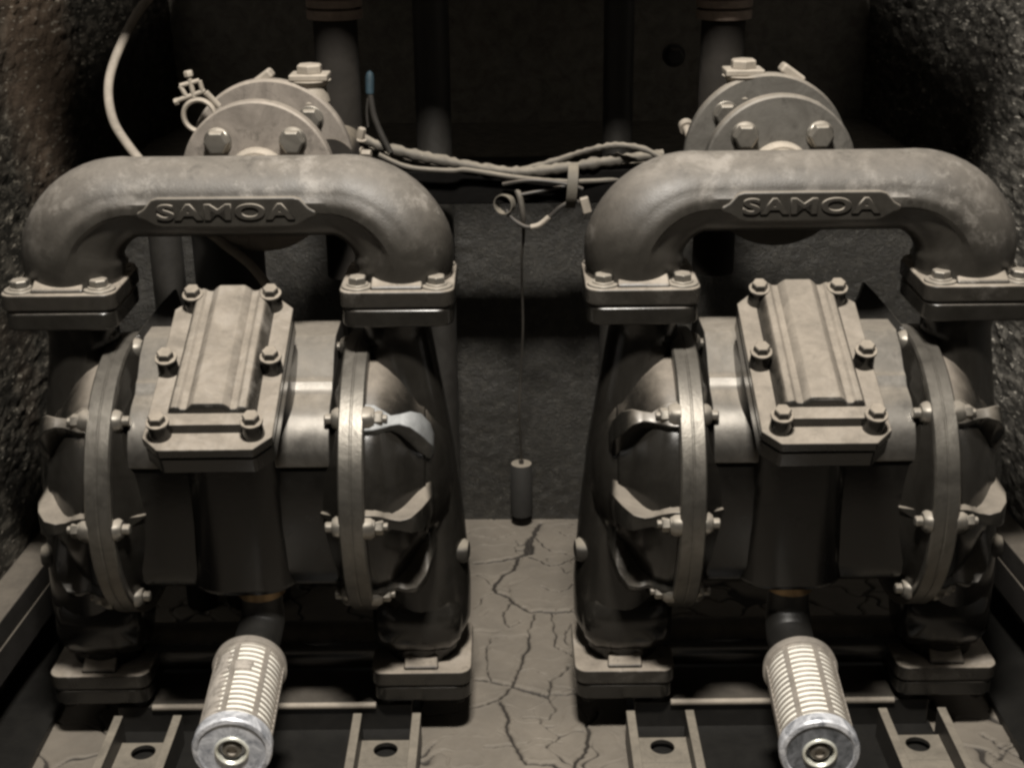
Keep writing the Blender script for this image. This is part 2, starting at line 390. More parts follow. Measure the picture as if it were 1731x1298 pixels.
    for c in cells:
        d = np.hypot(pts[:, 0]-c[0], pts[:, 1]-c[1]); nb = np.minimum(best, d); sec = np.minimum(sec, np.maximum(best, d)); best = nb
    dv = (sec-best)/0.0022
    T = np.full(X.shape, 9.0); T[mask] = dv; mid = (X > -0.1) & (X < 0.14); T = np.where(mid, 1.35*T + 1.1 + 1.2*np.sin(X*31+Y*17+1)*np.sin(Y*23), T); T = np.maximum(T, 0); D = np.minimum(D, T)
    Zg -= 0.0045*np.exp(-(D/1.0)**2)
    Zg -= 0.0008*np.exp(-(D/3.5)**2)
    Zg += 0.0009*np.exp(-((D-3.2)/1.3)**2)
    # shallow worn pit beside the wall crack
    c = px(893, 925); Zg -= 0.004*np.exp(-(((X-c[0])/0.008)**2+((Y-c[1])/0.03)**2))
    for f, a in ((9, 0.0012), (23, 0.0007), (61, 0.0003)):
        Zg += a*(np.sin(X*f+1.3*np.sin(Y*f*0.7))*np.sin(Y*f*1.1+1.7*np.sin(X*f*0.6)))*0.6
    Zg = np.where(D > 2.5, np.maximum(Zg, -0.001), Zg)
    ny, nx = X.shape
    V = np.stack([X.ravel(), Y.ravel(), Zg.ravel()], 1)
    idx = np.arange(nx*ny).reshape(ny, nx)
    F = np.stack([idx[:-1, :-1].ravel(), idx[:-1, 1:].ravel(), idx[1:, 1:].ravel(), idx[1:, :-1].ravel()], 1)
    me = bpy.data.meshes.new('floor'); me.vertices.add(len(V)); me.vertices.foreach_set('co', V.ravel())
    me.loops.add(F.size); me.loops.foreach_set('vertex_index', F.ravel().astype(np.int32))
    me.polygons.add(len(F)); me.polygons.foreach_set('loop_start', np.arange(0, F.size, 4, dtype=np.int32))
    me.update(calc_edges=True); me.polygons.foreach_set('use_smooth', [True]*len(F)); me.materials.append(M['floor'])
    o = bpy.data.objects.new('floor', me); COL.objects.link(o); struct(o, 'cracked tan pit floor under and between the pumps')
build_floor()

def rough_sheet(name, a, b, z0, z1, nrm, mat, amp, cell=0.006, big=0.01, thick=0.06):
    """a rough wall from plan point a to b, relief towards nrm"""
    a = Vector((*a, 0)); b = Vector((*b, 0)); L = (b-a).length; nu = int(L/cell); nv = int((z1-z0)/cell); nrm = Vector((*nrm, 0)).normalized()
    vs = []
    for j in range(nv+1):
        for i in range(nu+1):
            p = a+(b-a)*(i/nu); p = Vector((p.x, p.y, z0+(z1-z0)*j/nv))
            if nrm.y == 0 or abs(nrm.x) > 0.5: q = Vector((p.x, p.y*0.33, p.z))
            else: q = p
            k = 0.35+1.1*max(0, noise.noise(p*7+Vector((3, 1, 7)))+0.35)
            n = (noise.fractal(q*85, 0.5, 2.3, 4)*amp*0.8 + max(0, noise.noise(q*150)-0.25)*amp*1.4)*k + noise.noise(p*5)*big + noise.noise(p*17)*big*0.25
            vs.append(tuple(p+nrm*n))
    fs = [(j*(nu+1)+i, j*(nu+1)+i+1, (j+1)*(nu+1)+i+1, (j+1)*(nu+1)+i) for j in range(nv) for i in range(nu)]
    m = MB(); m.add(vs, fs)
    k = len(m.v)
    back = [a-nrm*thick, b-nrm*thick]
    # back faces close the slab
    c = [tuple(back[0]+Vector((0, 0, z0))), tuple(back[1]+Vector((0, 0, z0))), tuple(back[1]+Vector((0, 0, z1))), tuple(back[0]+Vector((0, 0, z1)))]
    tl, tr = nv*(nu+1), nv*(nu+1)+nu
    m.v += c
    m.f += [(k, k+3, k+2, k+1), (k, 0, tl, k+3), (nu, k+1, k+2, tr), tuple(list(range(tl, tr+1))+[k+2, k+3])]
    o = m.build(name, mat, smooth=80); return o
WALLTOP = 0.60
struct(rough_sheet('back_wall', (-0.80, 0.55), (0.85, 0.55), -0.02, WALLTOP, (0, -1), 'backwall', 0.0022, 0.006, 0.006), 'black tarred wall closing the pit behind the pumps')
struct(rough_sheet('left_wall', (-0.72, -0.55), (-0.615, 1.1), -0.02, 1.25, (1, 0), 'leftwall', 0.0042, 0.0045, 0.012), 'rough tarred wall with a rusty brown stain on the left')
struct(rough_sheet('right_wall', (0.765, -0.55), (0.665, 1.1), -0.02, 1.25, (-1, 0), 'rightwall', 0.0042, 0.0045, 0.012), 'rough grey black tarred wall on the right')
m = MB(); m.box(-0.9, 0.95, 1.08, 1.14, 0.3, 1.6); struct(m.build('recess_wall', 'black'))
m = MB(); m.box(-0.9, 0.95, 0.63, 1.078, WALLTOP-0.08, WALLTOP-0.03); struct(m.build('recess_ledge', 'black'))
m = MB(); m.box(-0.49, 0.52, 0.065, 1.07, 1.05, 1.15); struct(m.build('shade_slab', 'black'))  # unseen slab overhead, its outline shaped to shade the upper background

# ------------------------------------------------------------ the pump
ZC = 0.347   # chamber axis height
PORT_T, PORT_B = 0.188, 0.199
FT, FB = 0.589, 0.100   # top faces of upper / lower flanges
def make_pump(cx):
    root = empty('diaphragm_pump', (cx, 0, 0))
    # --- discharge manifold: lipped pipe swept along an arch
    zc = 0.680; rb = 0.078
    path = []   # (x, z, outward normal x, z)
    for z in np.linspace(FT-0.004, zc-rb, 5): path.append((-PORT_T, z, -1, 0))
    for k in range(1, 15):
        t = PI - (PI/2)*k/14; path.append((-PORT_T+rb+rb*math.cos(t), zc-rb+rb*math.sin(t), math.cos(t), math.sin(t)))
    for x in np.linspace(-PORT_T+rb+0.01, PORT_T-rb-0.01, 22): path.append((x, zc, 0, 1))
    for k in range(0, 15):
        t = PI/2 - (PI/2)*k/14; path.append((PORT_T-rb+rb*math.cos(t), zc-rb+rb*math.sin(t), math.cos(t), math.sin(t)))
    for z in np.linspace(zc-rb, FT-0.004, 5)[1:]: path.append((PORT_T, z, 1, 0))
    rings = []
    for i, (x, z, nx, nz) in enumerate(path):
        k = min(i, len(path)-1-i)/4.0
        lip = 1.0 if k > 2.2 else max(0, (k-0.9)/1.3)
        ring = []
        R0 = 0.0475 + 0.0125*abs(nx)*min(1, 0.1+0.14*min(i, len(path)-1-i)) + (0.003*(1-k) if k < 1 else 0)
        for q in range(56):
            a = 2*PI*q/56      # 0 = outward normal, pi/2 = front (-y)
            c, s_ = math.cos(a), math.sin(a)
            r = R0
            # outward side full, below the equator the wall steps in under a lip
            deg = math.degrees(a) if a <= PI else 360-math.degrees(a)
            if deg > 97: r = R0 - 0.0060*lip*min(1, (deg-97)/7)
            elif deg > 82: r = R0 + 0.0022*lip
            u = c*r; v = s_*r
            ring.append((x+nx*u, -v, z+nz*u))
        rings.append(ring)
    m = MB(); m.rings(rings)
    man = m.build('discharge_manifold', 'pipe', root, smooth=28)
    # nameplate with raised lettering, on the front of the pipe
    m = MB()
    pl = [(-0.098, 0.003), (-0.090, 0.0075), (-0.081, 0.0175), (-0.074, 0.0195), (0.074, 0.0195), (0.081, 0.0175), (0.090, 0.0075), (0.098, 0.003), (0.098, -0.002), (0.089, -0.005), (0.078, -0.0115), (0.07, -0.0135), (-0.07, -0.0135), (-0.078, -0.0115), (-0.089, -0.005), (-0.098, -0.002)]
    zc_n = 0.6735
    mx = Matrix.Translation((0, 0, zc_n)) @ Matrix.Rotation(PI/2, 4, 'X')
    m.prism(pl, 0.030, 0.0515, mx)
    name = m.build('nameplate', 'plate', man, bevel=0.0035, seg=4)
    cu = bpy.data.curves.new('lettering', 'FONT'); cu.body = 'SAMOA'; cu.size = 0.0245; cu.extrude = 0.0016; cu.align_x = 'CENTER'; cu.align_y = 'CENTER'
    cu.offset = 0.00055; cu.space_character = 1.12; cu.bevel_depth = 0.0004; cu.bevel_resolution = 1
    to = bpy.data.objects.new('tmp', cu); COL.objects.link(to)
    dg = bpy.context.evaluated_depsgraph_get(); me = bpy.data.meshes.new_from_object(to.evaluated_get(dg)); bpy.data.objects.remove(to)
    me.name = 'lettering'
    xs = [v.co.x for v in me.vertices]; ysv = [v.co.y for v in me.vertices]
    w = max(xs)-min(xs); h = max(ysv)-min(ysv); mxx = (max(xs)+min(xs))/2; my = (max(ysv)+min(ysv))/2
    me.transform(Matrix.Diagonal((0.150/w, 0.0178/h, 1, 1)) @ Matrix.Translation((-mxx, -my, 0)))
    me.transform(Matrix.Translation((0, -0.0520, zc_n+0.0042)) @ Matrix.Rotation(PI/2, 4, 'X'))
    me.materials.clear(); me.materials.append(M['letter'])
    lo = bpy.data.objects.new('lettering', me); COL.objects.link(lo); lo.parent = man
    # --- flange pairs with bolts
    for sgn in (-1, 1):
        for (px_, ztop, hw, isTop) in ((PORT_T, FT, 0.064, True), (PORT_B, FB, 0.062, False)):
            m = MB(); c = sgn*px_
            out = rrect(c-hw, c+hw, -0.064, 0.060, 0.016)
            mx = Matrix.Identity(4)
            if isTop: m.prism(out, ztop-0.0195, ztop, mx)
            else: m.prism(out, ztop-0.0200, ztop, mx)
            # raised pad before the pipe
            a = 0.030 if isTop else 0.022
            m.add([(c-a, -0.0585, ztop-0.002), (c+a, -0.0585, ztop-0.002), (c+a*0.92, -0.036, ztop-0.002), (c-a*0.92, -0.036, ztop-0.002),
                   (c-a*0.96, -0.057, ztop+0.0035), (c+a*0.96, -0.057, ztop+0.0035), (c+a*0.9, -0.036, ztop+0.017), (c-a*0.9, -0.036, ztop+0.017)],
                  [(0, 1, 5, 4), (4, 5, 6, 7), (1, 2, 6, 5), (0, 4, 7, 3), (3, 7, 6, 2), (0, 3, 2, 1)])
            m.build('flange', 'flangepaint', root, bevel=0.0035, seg=3)
            m = MB()
            z1 = ztop-0.0215
            m.prism(rrect(c-hw+0.0015, c+hw-0.0015, -0.0625, 0.0585, 0.018), z1-0.021, z1, mx)
            m.build('flange', 'casting', root, bevel=0.0035, seg=3)
            m = MB(); m.prism(rrect(c-hw+0.004, c+hw-0.004, -0.060, 0.056, 0.016), ztop-0.023, ztop-0.018); m.build('gasket', 'blackcable', root)
            if isTop:
                for bx in (-0.044, 0.044):
                    for by in (-0.044, 0.044):
                        m = MB(); m.lathe((c+bx, by, ztop-0.001), (0, 0, 1), [(0, 0.0185), (0.003, 0.0175), (0.0035, 0.015)], 28)
                        m.hexhead((c+bx, by, ztop+0.0022), (0, 0, 1), 0.0185, 0.0085, 0.0125, 0.002)
                        m.build('bolt', 'bolt', root, bevel=0.0007)
            else:
                for bx in (-0.044, 0.044):
                    m = MB(); m.hexhead((c+bx, -0.044, ztop-0.043), (0, 0, -1), 0.016, 0.008, 0.011)
                    m.build('nut', 'darksteel', root, bevel=0.0007)
    # --- outer chambers
    def chamber():
        m = MB()
        m.lathe((0, 0, ZC), (1, 0, 0), [(0.150, 0.152), (0.160, 0.152), (0.172, 0.146), (0.186, 0.134), (0.198, 0.118), (0.207, 0.1035), (0.2125, 0.0995), (0.2155, 0.094), (0.2165, 0.03), (0.2166, 0.002)], 72)
        # flow channel down the outer side, flaring to the foot
        P_ = [(PORT_T, 0, 0.552), (0.182, 0.002, 0.525), (0.186, 0.004, 0.48), (0.192, 0.004, 0.42), (0.198, 0.002, 0.35), (0.202, 0, 0.27), (0.203, 0, 0.20), (0.201, 0, 0.150), (PORT_B, 0, 0.118), (PORT_B, 0, 0.085)]
        m.tube(P_, [0.040, 0.040, 0.042, 0.046, 0.050, 0.054, 0.058, 0.059, 0.047, 0.042], 40, sub=5)
        # barrel shaped lower elbow
        m.lathe((0, -0.012, 0.158), (1, 0, 0), [(0.140, 0.018), (0.143, 0.036), (0.153, 0.046), (0.17, 0.051), (0.21, 0.052), (0.235, 0.048), (0.247, 0.036), (0.252, 0.015)], 40)
        # outer flank between dome and channel
        m.lathe((0, 0.01, ZC), (1, 0, 0), [(0.15, 0.13), (0.215, 0.10), (0.238, 0.06), (0.246, 0.02)], 48)
        return m
    def rib(phi, t=0.0042):
        """fin standing on the dome, from the bolt boss out to the face"""
        er = Vector((0, -math.sin(phi), math.cos(phi))); et = Vector((0, math.cos(phi), math.sin(phi))); c = Vector((0, 0, ZC))
        top = [(0.150, 0.160), (0.162, 0.160), (0.171, 0.155), (0.180, 0.151), (0.190, 0.154), (0.202, 0.153), (0.213, 0.138), (0.2215, 0.112), (0.2245, 0.088)]
        bot = [(0.150, 0.12), (0.162, 0.12), (0.171, 0.12), (0.180, 0.115), (0.190, 0.105), (0.202, 0.09), (0.213, 0.075), (0.2200, 0.066), (0.2225, 0.062)]
        th = [0.0160, 0.0150, 0.0110, 0.0062, 0.0066, 0.0100, 0.0135, 0.0125, 0.008]
        m = MB(); rs = []
        for (s, r), (s2, r2), q in zip(top, bot, th):
            rs.append([tuple(c+Vector((s2, 0, 0))+er*r2+et*q*1.7), tuple(c+Vector((s, 0, 0))+er*r+et*q), tuple(c+Vector((s, 0, 0))+er*(r+0.0005)), tuple(c+Vector((s, 0, 0))+er*r-et*q), tuple(c+Vector((s2, 0, 0))+er*r2-et*q*1.7)])
        m.rings(rs); return m
    for sgn in (-1, 1):
        m = chamber();
        if sgn < 0: m.flip()
        m.build('outer_chamber', 'casting', root, smooth=40)
        for k in range(8):
            phi = R(45*k)
            if k in (4, 5, 6): continue
            m = rib(phi)
            if sgn < 0: m.flip()
            rb_ = m.build('rib', 'ribpaint', root, bevel=0.0016, seg=2, smooth=50)
        # clamp ring
        m = MB(); m.lathe((0, 0, ZC), (1, 0, 0), [(0.1235, 0.150), (0.1235, 0.1655), (0.1255, 0.168), (0.1365, 0.168), (0.1373, 0.1674), (0.1387, 0.1674), (0.1395, 0.168), (0.1505, 0.168), (0.1525, 0.1655), (0.1525, 0.15)], 96)
        if sgn < 0: m.flip()
        m.build('clamp_ring', 'ring', root, smooth=25)
        # inner dish
        m = MB(); m.lathe((0, 0, ZC), (1, 0, 0), [(0.070, 0.105), (0.085, 0.107), (0.096, 0.114), (0.106, 0.128), (0.116, 0.146), (0.124, 0.160), (0.125, 0.02)], 72)
        if sgn < 0: m.flip()
        m.build('inner_chamber', 'casting', root, smooth=40)
        for k in range(8):
            phi = R(45*k)
            if k in (4, 5): continue
            er = Vector((0, -math.sin(phi), math.cos(phi))); c = Vector((0, 0, ZC)) + er*0.1555
            m = MB()   # nut and boss on the outer side
            m.lathe(c+Vector((0.150, 0, 0)), (1, 0, 0), [(0, 0.0145), (0.008, 0.0140), (0.012, 0.0115)], 24)
            m.hexhead(c+Vector((0.161, 0, 0)), (1, 0, 0), 0.016, 0.009, 0.0115)
            m.lathe(c+Vector((0.171, 0, 0)), (1, 0, 0), [(0, 0.0045), (0.005, 0.0045), (0.006, 0.0035)], 12)
            if sgn < 0: m.flip()
            m.build('clamp_nut', 'bolt', root, bevel=0.0005, smooth=40)
            m = MB()   # bolt end on the inner side
            m.lathe(c+Vector((0.1245, 0, 0)), (-1, 0, 0), [(0, 0.0135), (0.005, 0.0125), (0.009, 0.0095), (0.0095, 0.006), (0.016, 0.006), (0.0175, 0.0045)], 20)
            if sgn < 0: m.flip()
            m.build('clamp_bolt', 'bolt', root, bevel=0.0005, smooth=40)
            if k in (1, 2, 3, 7):   # little crescent rib on the inner dish
                et = Vector((0, math.cos(phi), math.sin(phi))); rs = []
                cc = Vector((0, 0, ZC))
                for q in range(7):
                    t = q/6; s = 0.124-0.026*t; r = 0.160-0.036*t**0.7; th = 0.010*(1-t)**1.2+0.0015
                    rs.append([tuple(cc+Vector((s, 0, 0))+er*(r-0.02)+et*th), tuple(cc+Vector((s, 0, 0))+er*r+et*th), tuple(cc+Vector((s, 0, 0))+er*r-et*th), tuple(cc+Vector((s, 0, 0))+er*(r-0.02)-et*th)])
                m = MB(); m.rings(rs)
                if sgn < 0: m.flip()
                m.build('rib', 'ribpaint', root, bevel=0.001, smooth=50)
        # small plug on the outer flank
        m = MB(); m.lathe((0.245, -0.02, 0.245), (1, -0.1, 0), [(0, 0.015), (0.010, 0.015), (0.015, 0.012), (0.0165, 0.006)], 24)
        if sgn < 0: m.flip()
        m.build('plug', 'bracket', root)
        # rear saddle fin of the inner chamber
        m = MB(); vs = [(0.06, 0.02, 0.50), (0.128, 0.02, 0.50), (0.128, 0.02, 0.513), (0.10, 0.045, 0.545), (0.085, 0.05, 0.56), (0.08, 0.045, 0.545), (0.06, 0.03, 0.515)]
        n_ = len(vs); vs2 = vs + [(x, y+0.012, z-0.003) for x, y, z in vs]
        m.add(vs2, [tuple(range(n_)), tuple(range(2*n_-1, n_-1, -1))] + [(i, (i+1) % n_, n_+(i+1) % n_, n_+i) for i in range(n_)])
        if sgn < 0: m.flip()
        m.build('saddle_fin', 'casting', root, bevel=0.001)
    # --- centre body
    prof = [(0.10, 0.500), (0.045, 0.520), (-0.005, 0.519), (-0.030, 0.506), (-0.050, 0.486), (-0.055, 0.4835), (-0.059, 0.4825), (-0.0635, 0.4765), (-0.0675, 0.4725), (-0.072, 0.4705), (-0.078, 0.4685)]
    for k in range(9):
        t = R(62 - 50*k/8); prof.append((-0.0545-0.0700*math.cos(t), 0.403+0.0700*math.sin(t)-0.0*k))
    upper = prof + [(-0.1225, 0.405), (-0.119, 0.4025), (0.10, 0.4025)]
    prof = [(0.10, 0.4015), (-0.1185, 0.4015), (-0.1205, 0.37), (-0.1205, 0.33), (-0.119, 0.30)]
    for k in range(9):
        t = R(0 + 88*k/8); prof.append((-0.083-0.035*math.cos(t), 0.278-0.038*math.sin(t)))
    prof += [(0.06, 0.238), (0.11, 0.28), (0.12, 0.36)]
    m = MB(); mx = Matrix(((0, 0, 1, 0), (1, 0, 0, 0), (0, 1, 0, 0), (0, 0, 0, 1)))
    m.prism(upper, -0.112, 0.112, mx)
    m.build('air_section', 'body', root, bevel=0.0015, seg=2, smooth=24)
    m = MB(); m.prism(prof, -0.115, 0.115, mx); m.build('centre_body', 'bodyshade', root, bevel=0.004, seg=3, smooth=24)  # lower half of the body, its shade put into the paint
    # valve block under the cover: upright rounded block
    m = MB(); m.prism(rrect(-0.066, 0.066, -0.134, 0.02, 0.050, 10), 0.246, 0.515)
    m.build('valve_block', 'bodyshade', root, bevel=0.010, seg=4)
    # --- sloping valve cover, local frame a (x), b (down the slope), c (normal)
    O = Vector((0, -0.048, 0.583)); B = Vector((0, -0.920, -0.392)).normalized(); A = Vector((1, 0, 0)); Cn = B.cross(A).normalized()
    if Cn.z < 0: Cn = -Cn
    mc = Matrix((( A.x, B.x, Cn.x, O.x), (A.y, B.y, Cn.y, O.y), (A.z, B.z, Cn.z, O.z), (0, 0, 0, 1)))
    def octo(hw, b0, b1, ch): return [(-hw+ch, b0), (hw-ch, b0), (hw, b0+ch), (hw, b1-ch), (hw-ch, b1), (-hw+ch, b1), (-hw, b1-ch), (-hw, b0+ch)]
    m = MB(); m.prism(octo(0.0665, -0.016, 0.220, 0.018), -0.031, -0.019, mc)
    cov = m.build('valve_cover', 'cover', root, bevel=0.002, seg=3)
    m = MB(); m.prism(octo(0.066, -0.014, 0.218, 0.018), -0.056, -0.0335, mc); m.build('valve_chest', 'bodyshade', root, bevel=0.003, seg=3)
    m = MB(); m.prism(octo(0.055, -0.005, 0.150, 0.018), -0.085, -0.054, mc); m.build('valve_chest', 'bodyshade', root, bevel=0.003, seg=3)
    sec = [(-0.047, -0.022), (-0.040, -0.004), (-0.037, -0.0005), (-0.032, 0.0005), (-0.0280, -0.0032), (-0.0225, -0.0036), (-0.0185, 0.0010), (-0.014, 0.0048), (0.014, 0.0048), (0.0185, 0.0010), (0.0225, -0.0036), (0.0280, -0.0032), (0.032, 0.0005), (0.037, -0.0005), (0.040, -0.004), (0.047, -0.022)]
    m = MB(); rs = []
    for b, sc, dz in ((-0.013, 0.96, -0.004), (-0.0105, 1, 0), (0.08, 1, 0), (0.176, 1.02, 0), (0.1795, 1.02, -0.0035)):
        rs.append([tuple(mc @ Vector((a*sc, b, c+dz if c > -0.02 else c))) for a, c in sec])
    m.rings(rs); m.build('cover_dome', 'cover', cov, bevel=0.0014, seg=3, smooth=22)
    m = MB(); m.box(-0.046, 0.046, 0.178, 0.196, -0.022, -0.007, mc); m.build('cover_lip', 'cover', cov, bevel=0.0015)
    for (a, b) in ((-0.0435, 0.0), (0.0435, 0.0), (-0.0555, 0.103), (0.0555, 0.103), (-0.0475, 0.198), (0.0475, 0.198)):
        m = MB(); p = mc @ Vector((a, b, -0.021))
        m.lathe(p, Cn, [(0, 0.0115), (0.018, 0.0102), (0.0195, 0.0095)], 28); m.build('bolt_boss', 'casting', cov, bevel=0.0005)
        m = MB(); p = mc @ Vector((a, b, -0.0015)); m.hexhead(p, Cn, 0.0155, 0.0078, 0.0118, 0.003); m.build('bolt', 'coverbolt', cov, bevel=0.0007)
    # --- base: cross beam and slotted feet
    m = MB(); m.box(-0.185, 0.185, -0.046, 0.03, 0.030, 0.0445); m.box(-0.185, 0.185, -0.048, -0.040, 0.0, 0.044)
    m.build('cross_beam', 'beam', root, bevel=0.002)
    m = MB(); m.cyl((-0.14, -0.049, 0.0435), (0.14, -0.049, 0.0435), 0.0042, 16); m.build('worn_beam_edge', 'fitting', root)
    m = MB(); m.tube([(-0.16, 0.02, 0.090), (0, 0.02, 0.090), (0.16, 0.02, 0.090)], 0.030, 28); m.build('inlet_manifold', 'casting', root)
    for sgn in (-1, 1):
        m = MB(); c = sgn*0.156; hw = 0.031; yb, yf = -0.086, -0.34; zt = 0.020; hy = -0.108; hr = 0.0145
        # base plate with a round hole
        N = 32; ring = [(c+hr*math.cos(2*PI*k/N), hy+hr*math.sin(2*PI*k/N)) for k in range(N)]
        sq = []
        for k in range(N):
            a = 2*PI*k/N; q = max(abs(math.cos(a)), abs(math.sin(a))); sq.append((c+hw*math.cos(a)/q, min(hy+0.019, hy+hw*math.sin(a)/q)))
        vs = [(x, y, z) for z in (zt-0.006, zt) for x, y in ring] + [(x, y, z) for z in (zt-0.006, zt) for x, y in sq]
        fs = []
        for k in range(N):
            j = (k+1) % N
            fs += [(k, N+k, N+j, j), (N+k, 3*N+k, 3*N+j, N+j), (k, j, 2*N+j, 2*N+k), (2*N+k, 2*N+j, 3*N+j, 3*N+k)]
        m.add(vs, fs)
        m.box(c-hw, c+hw, yf, hy-hw, zt-0.006, zt)
        for s2 in (-1, 1):
            x0 = c+s2*hw; x1 = c+s2*(hw+0.011)
            poly = [(-0.072, 0.0), (-0.072, 0.048), (-0.085, 0.047), (-0.34, 0.040), (-0.34, 0.0)]
            mx = Matrix(((0, 0, 1, 0), (1, 0, 0, 0), (0, 1, 0, 0), (0, 0, 0, 1)))
            m.prism(poly, min(x0, x1), max(x0, x1), mx)
        m.build('foot_bracket', 'bracket', root, bevel=0.001)
    m = MB(); m.box(-0.19, 0.19, -0.345, 0.10, 0.001, 0.007); m.build('shade_plate', 'plain_black', root, bevel=0.001)  # added black plate standing in for the pump's shade on the floor
    return root
M['plate'] = dusty('nameplate_paint', (0.008, 0.0074, 0.0062), (0.15, 0.132, 0.108), 0.0, 0.3, 0.3, 1.0, 0.4, flat_dust=0.06)
M['ribpaint'] = dusty('glossy_rib_paint', (0.012, 0.0112, 0.0095), (0.17, 0.148, 0.12), 0.35, 0.15, 0.45, 0.95, 0.15, 0.85, flat_dust=0.01)
M['bodyshade'] = dusty('shaded_black_body_paint', (0.0022, 0.002, 0.0017), (0.06, 0.052, 0.042), 0.0, 0.22, 0.5, 1.1, 0.2, flat_dust=0.005)  # black paint darkened to carry the shade of the lower body
M['beam'] = dusty('cross_beam_paint', (0.006, 0.0055, 0.0047), (0.05, 0.043, 0.034), 0.0, 0.4, 0.3, 1.1, 0.4, flat_dust=0.02)
M['plain_black'] = simple('plain_black_surface', (0.007, 0.0065, 0.0055), 0.5)  # plain black, also for the plates put in as floor shade
M['letter'] = dusty('raised_letter_paint', (0.012, 0.011, 0.0095), (0.22, 0.195, 0.16), 0.0, 0.25, 0.25, 0.8, 0.2)
M['flangepaint'] = dusty('flange_paint', (0.0068, 0.0062, 0.0052), (0.20, 0.173, 0.14), 0.0, 0.24, 0.4, 0.85, 0.2, blotch=0.4)
M['coverbolt'] = dusty('cover_bolt_steel', (0.014, 0.013, 0.0112), (0.19, 0.164, 0.132), 0.3, 0.35, 0.2, 0.75, 0.25)
M['body'] = dusty('body_metal', (0.085, 0.08, 0.072), (0.16, 0.141, 0.115), 0.93, 0.42, 0.72, 0.98, 0.12, 0.95, blotch=0.15)

def copy_tree(o, parent=None):
    c = o.copy(); COL.objects.link(c); c.parent = parent
    for ch in [q for q in bpy.data.objects if q.parent == o]:
        copy_tree(ch, c)
    return c
pumpL = make_pump(-0.315)
pumpR = copy_tree(pumpL); pumpR.location.x = 0.335
tag(pumpL, 'dusty black pump left of the hanging wire, its silencer smeared with grey dirt', 'pump', 'diaphragm pumps side by side')
tag(pumpR, 'dusty black pump right of the hanging wire, its clean silencer ending in a dark face', 'pump', 'diaphragm pumps side by side')
for root, dx, cdx in ((pumpL, 0.004, 0.016), (pumpR, -0.015, 0.0)):
    for o in [q for q in bpy.data.objects if q.parent == root]:
        if o.name.startswith('discharge_manifold'): o.location.x += 0.006 if root == pumpL else -0.007
        if o.name.startswith(('valve_cover', 'valve_chest', 'valve_block')): o.location.x += dx
        if o.name.startswith('foot_bracket') and sum(v.co.x for v in o.data.vertices) < 0: o.location.x += cdx
for root, sg in ((pumpL, 1), (pumpR, -1)):
    for o in [q for q in bpy.data.objects if q.parent == root and q.name.startswith('saddle_fin')]:
        if sum(v.co.x for v in o.data.vertices)*sg > 0: bpy.data.objects.remove(o)
# the scraped grey rib that only the left pump has
for o in [q for q in bpy.data.objects if q.parent == pumpL and q.name.startswith('rib')]:
    xs = [v.co.x for v in o.data.vertices]; ys_ = [v.co.y for v in o.data.vertices]; zs = [v.co.z for v in o.data.vertices]
    if min(xs) > 0.14 and min(ys_) < -0.09 and max(zs) > 0.42 and min(zs) > 0.36:
        o.data = o.data.copy(); o.data.materials[0] = M['greyedge']; o['label'] = 'scraped pale grey rib'

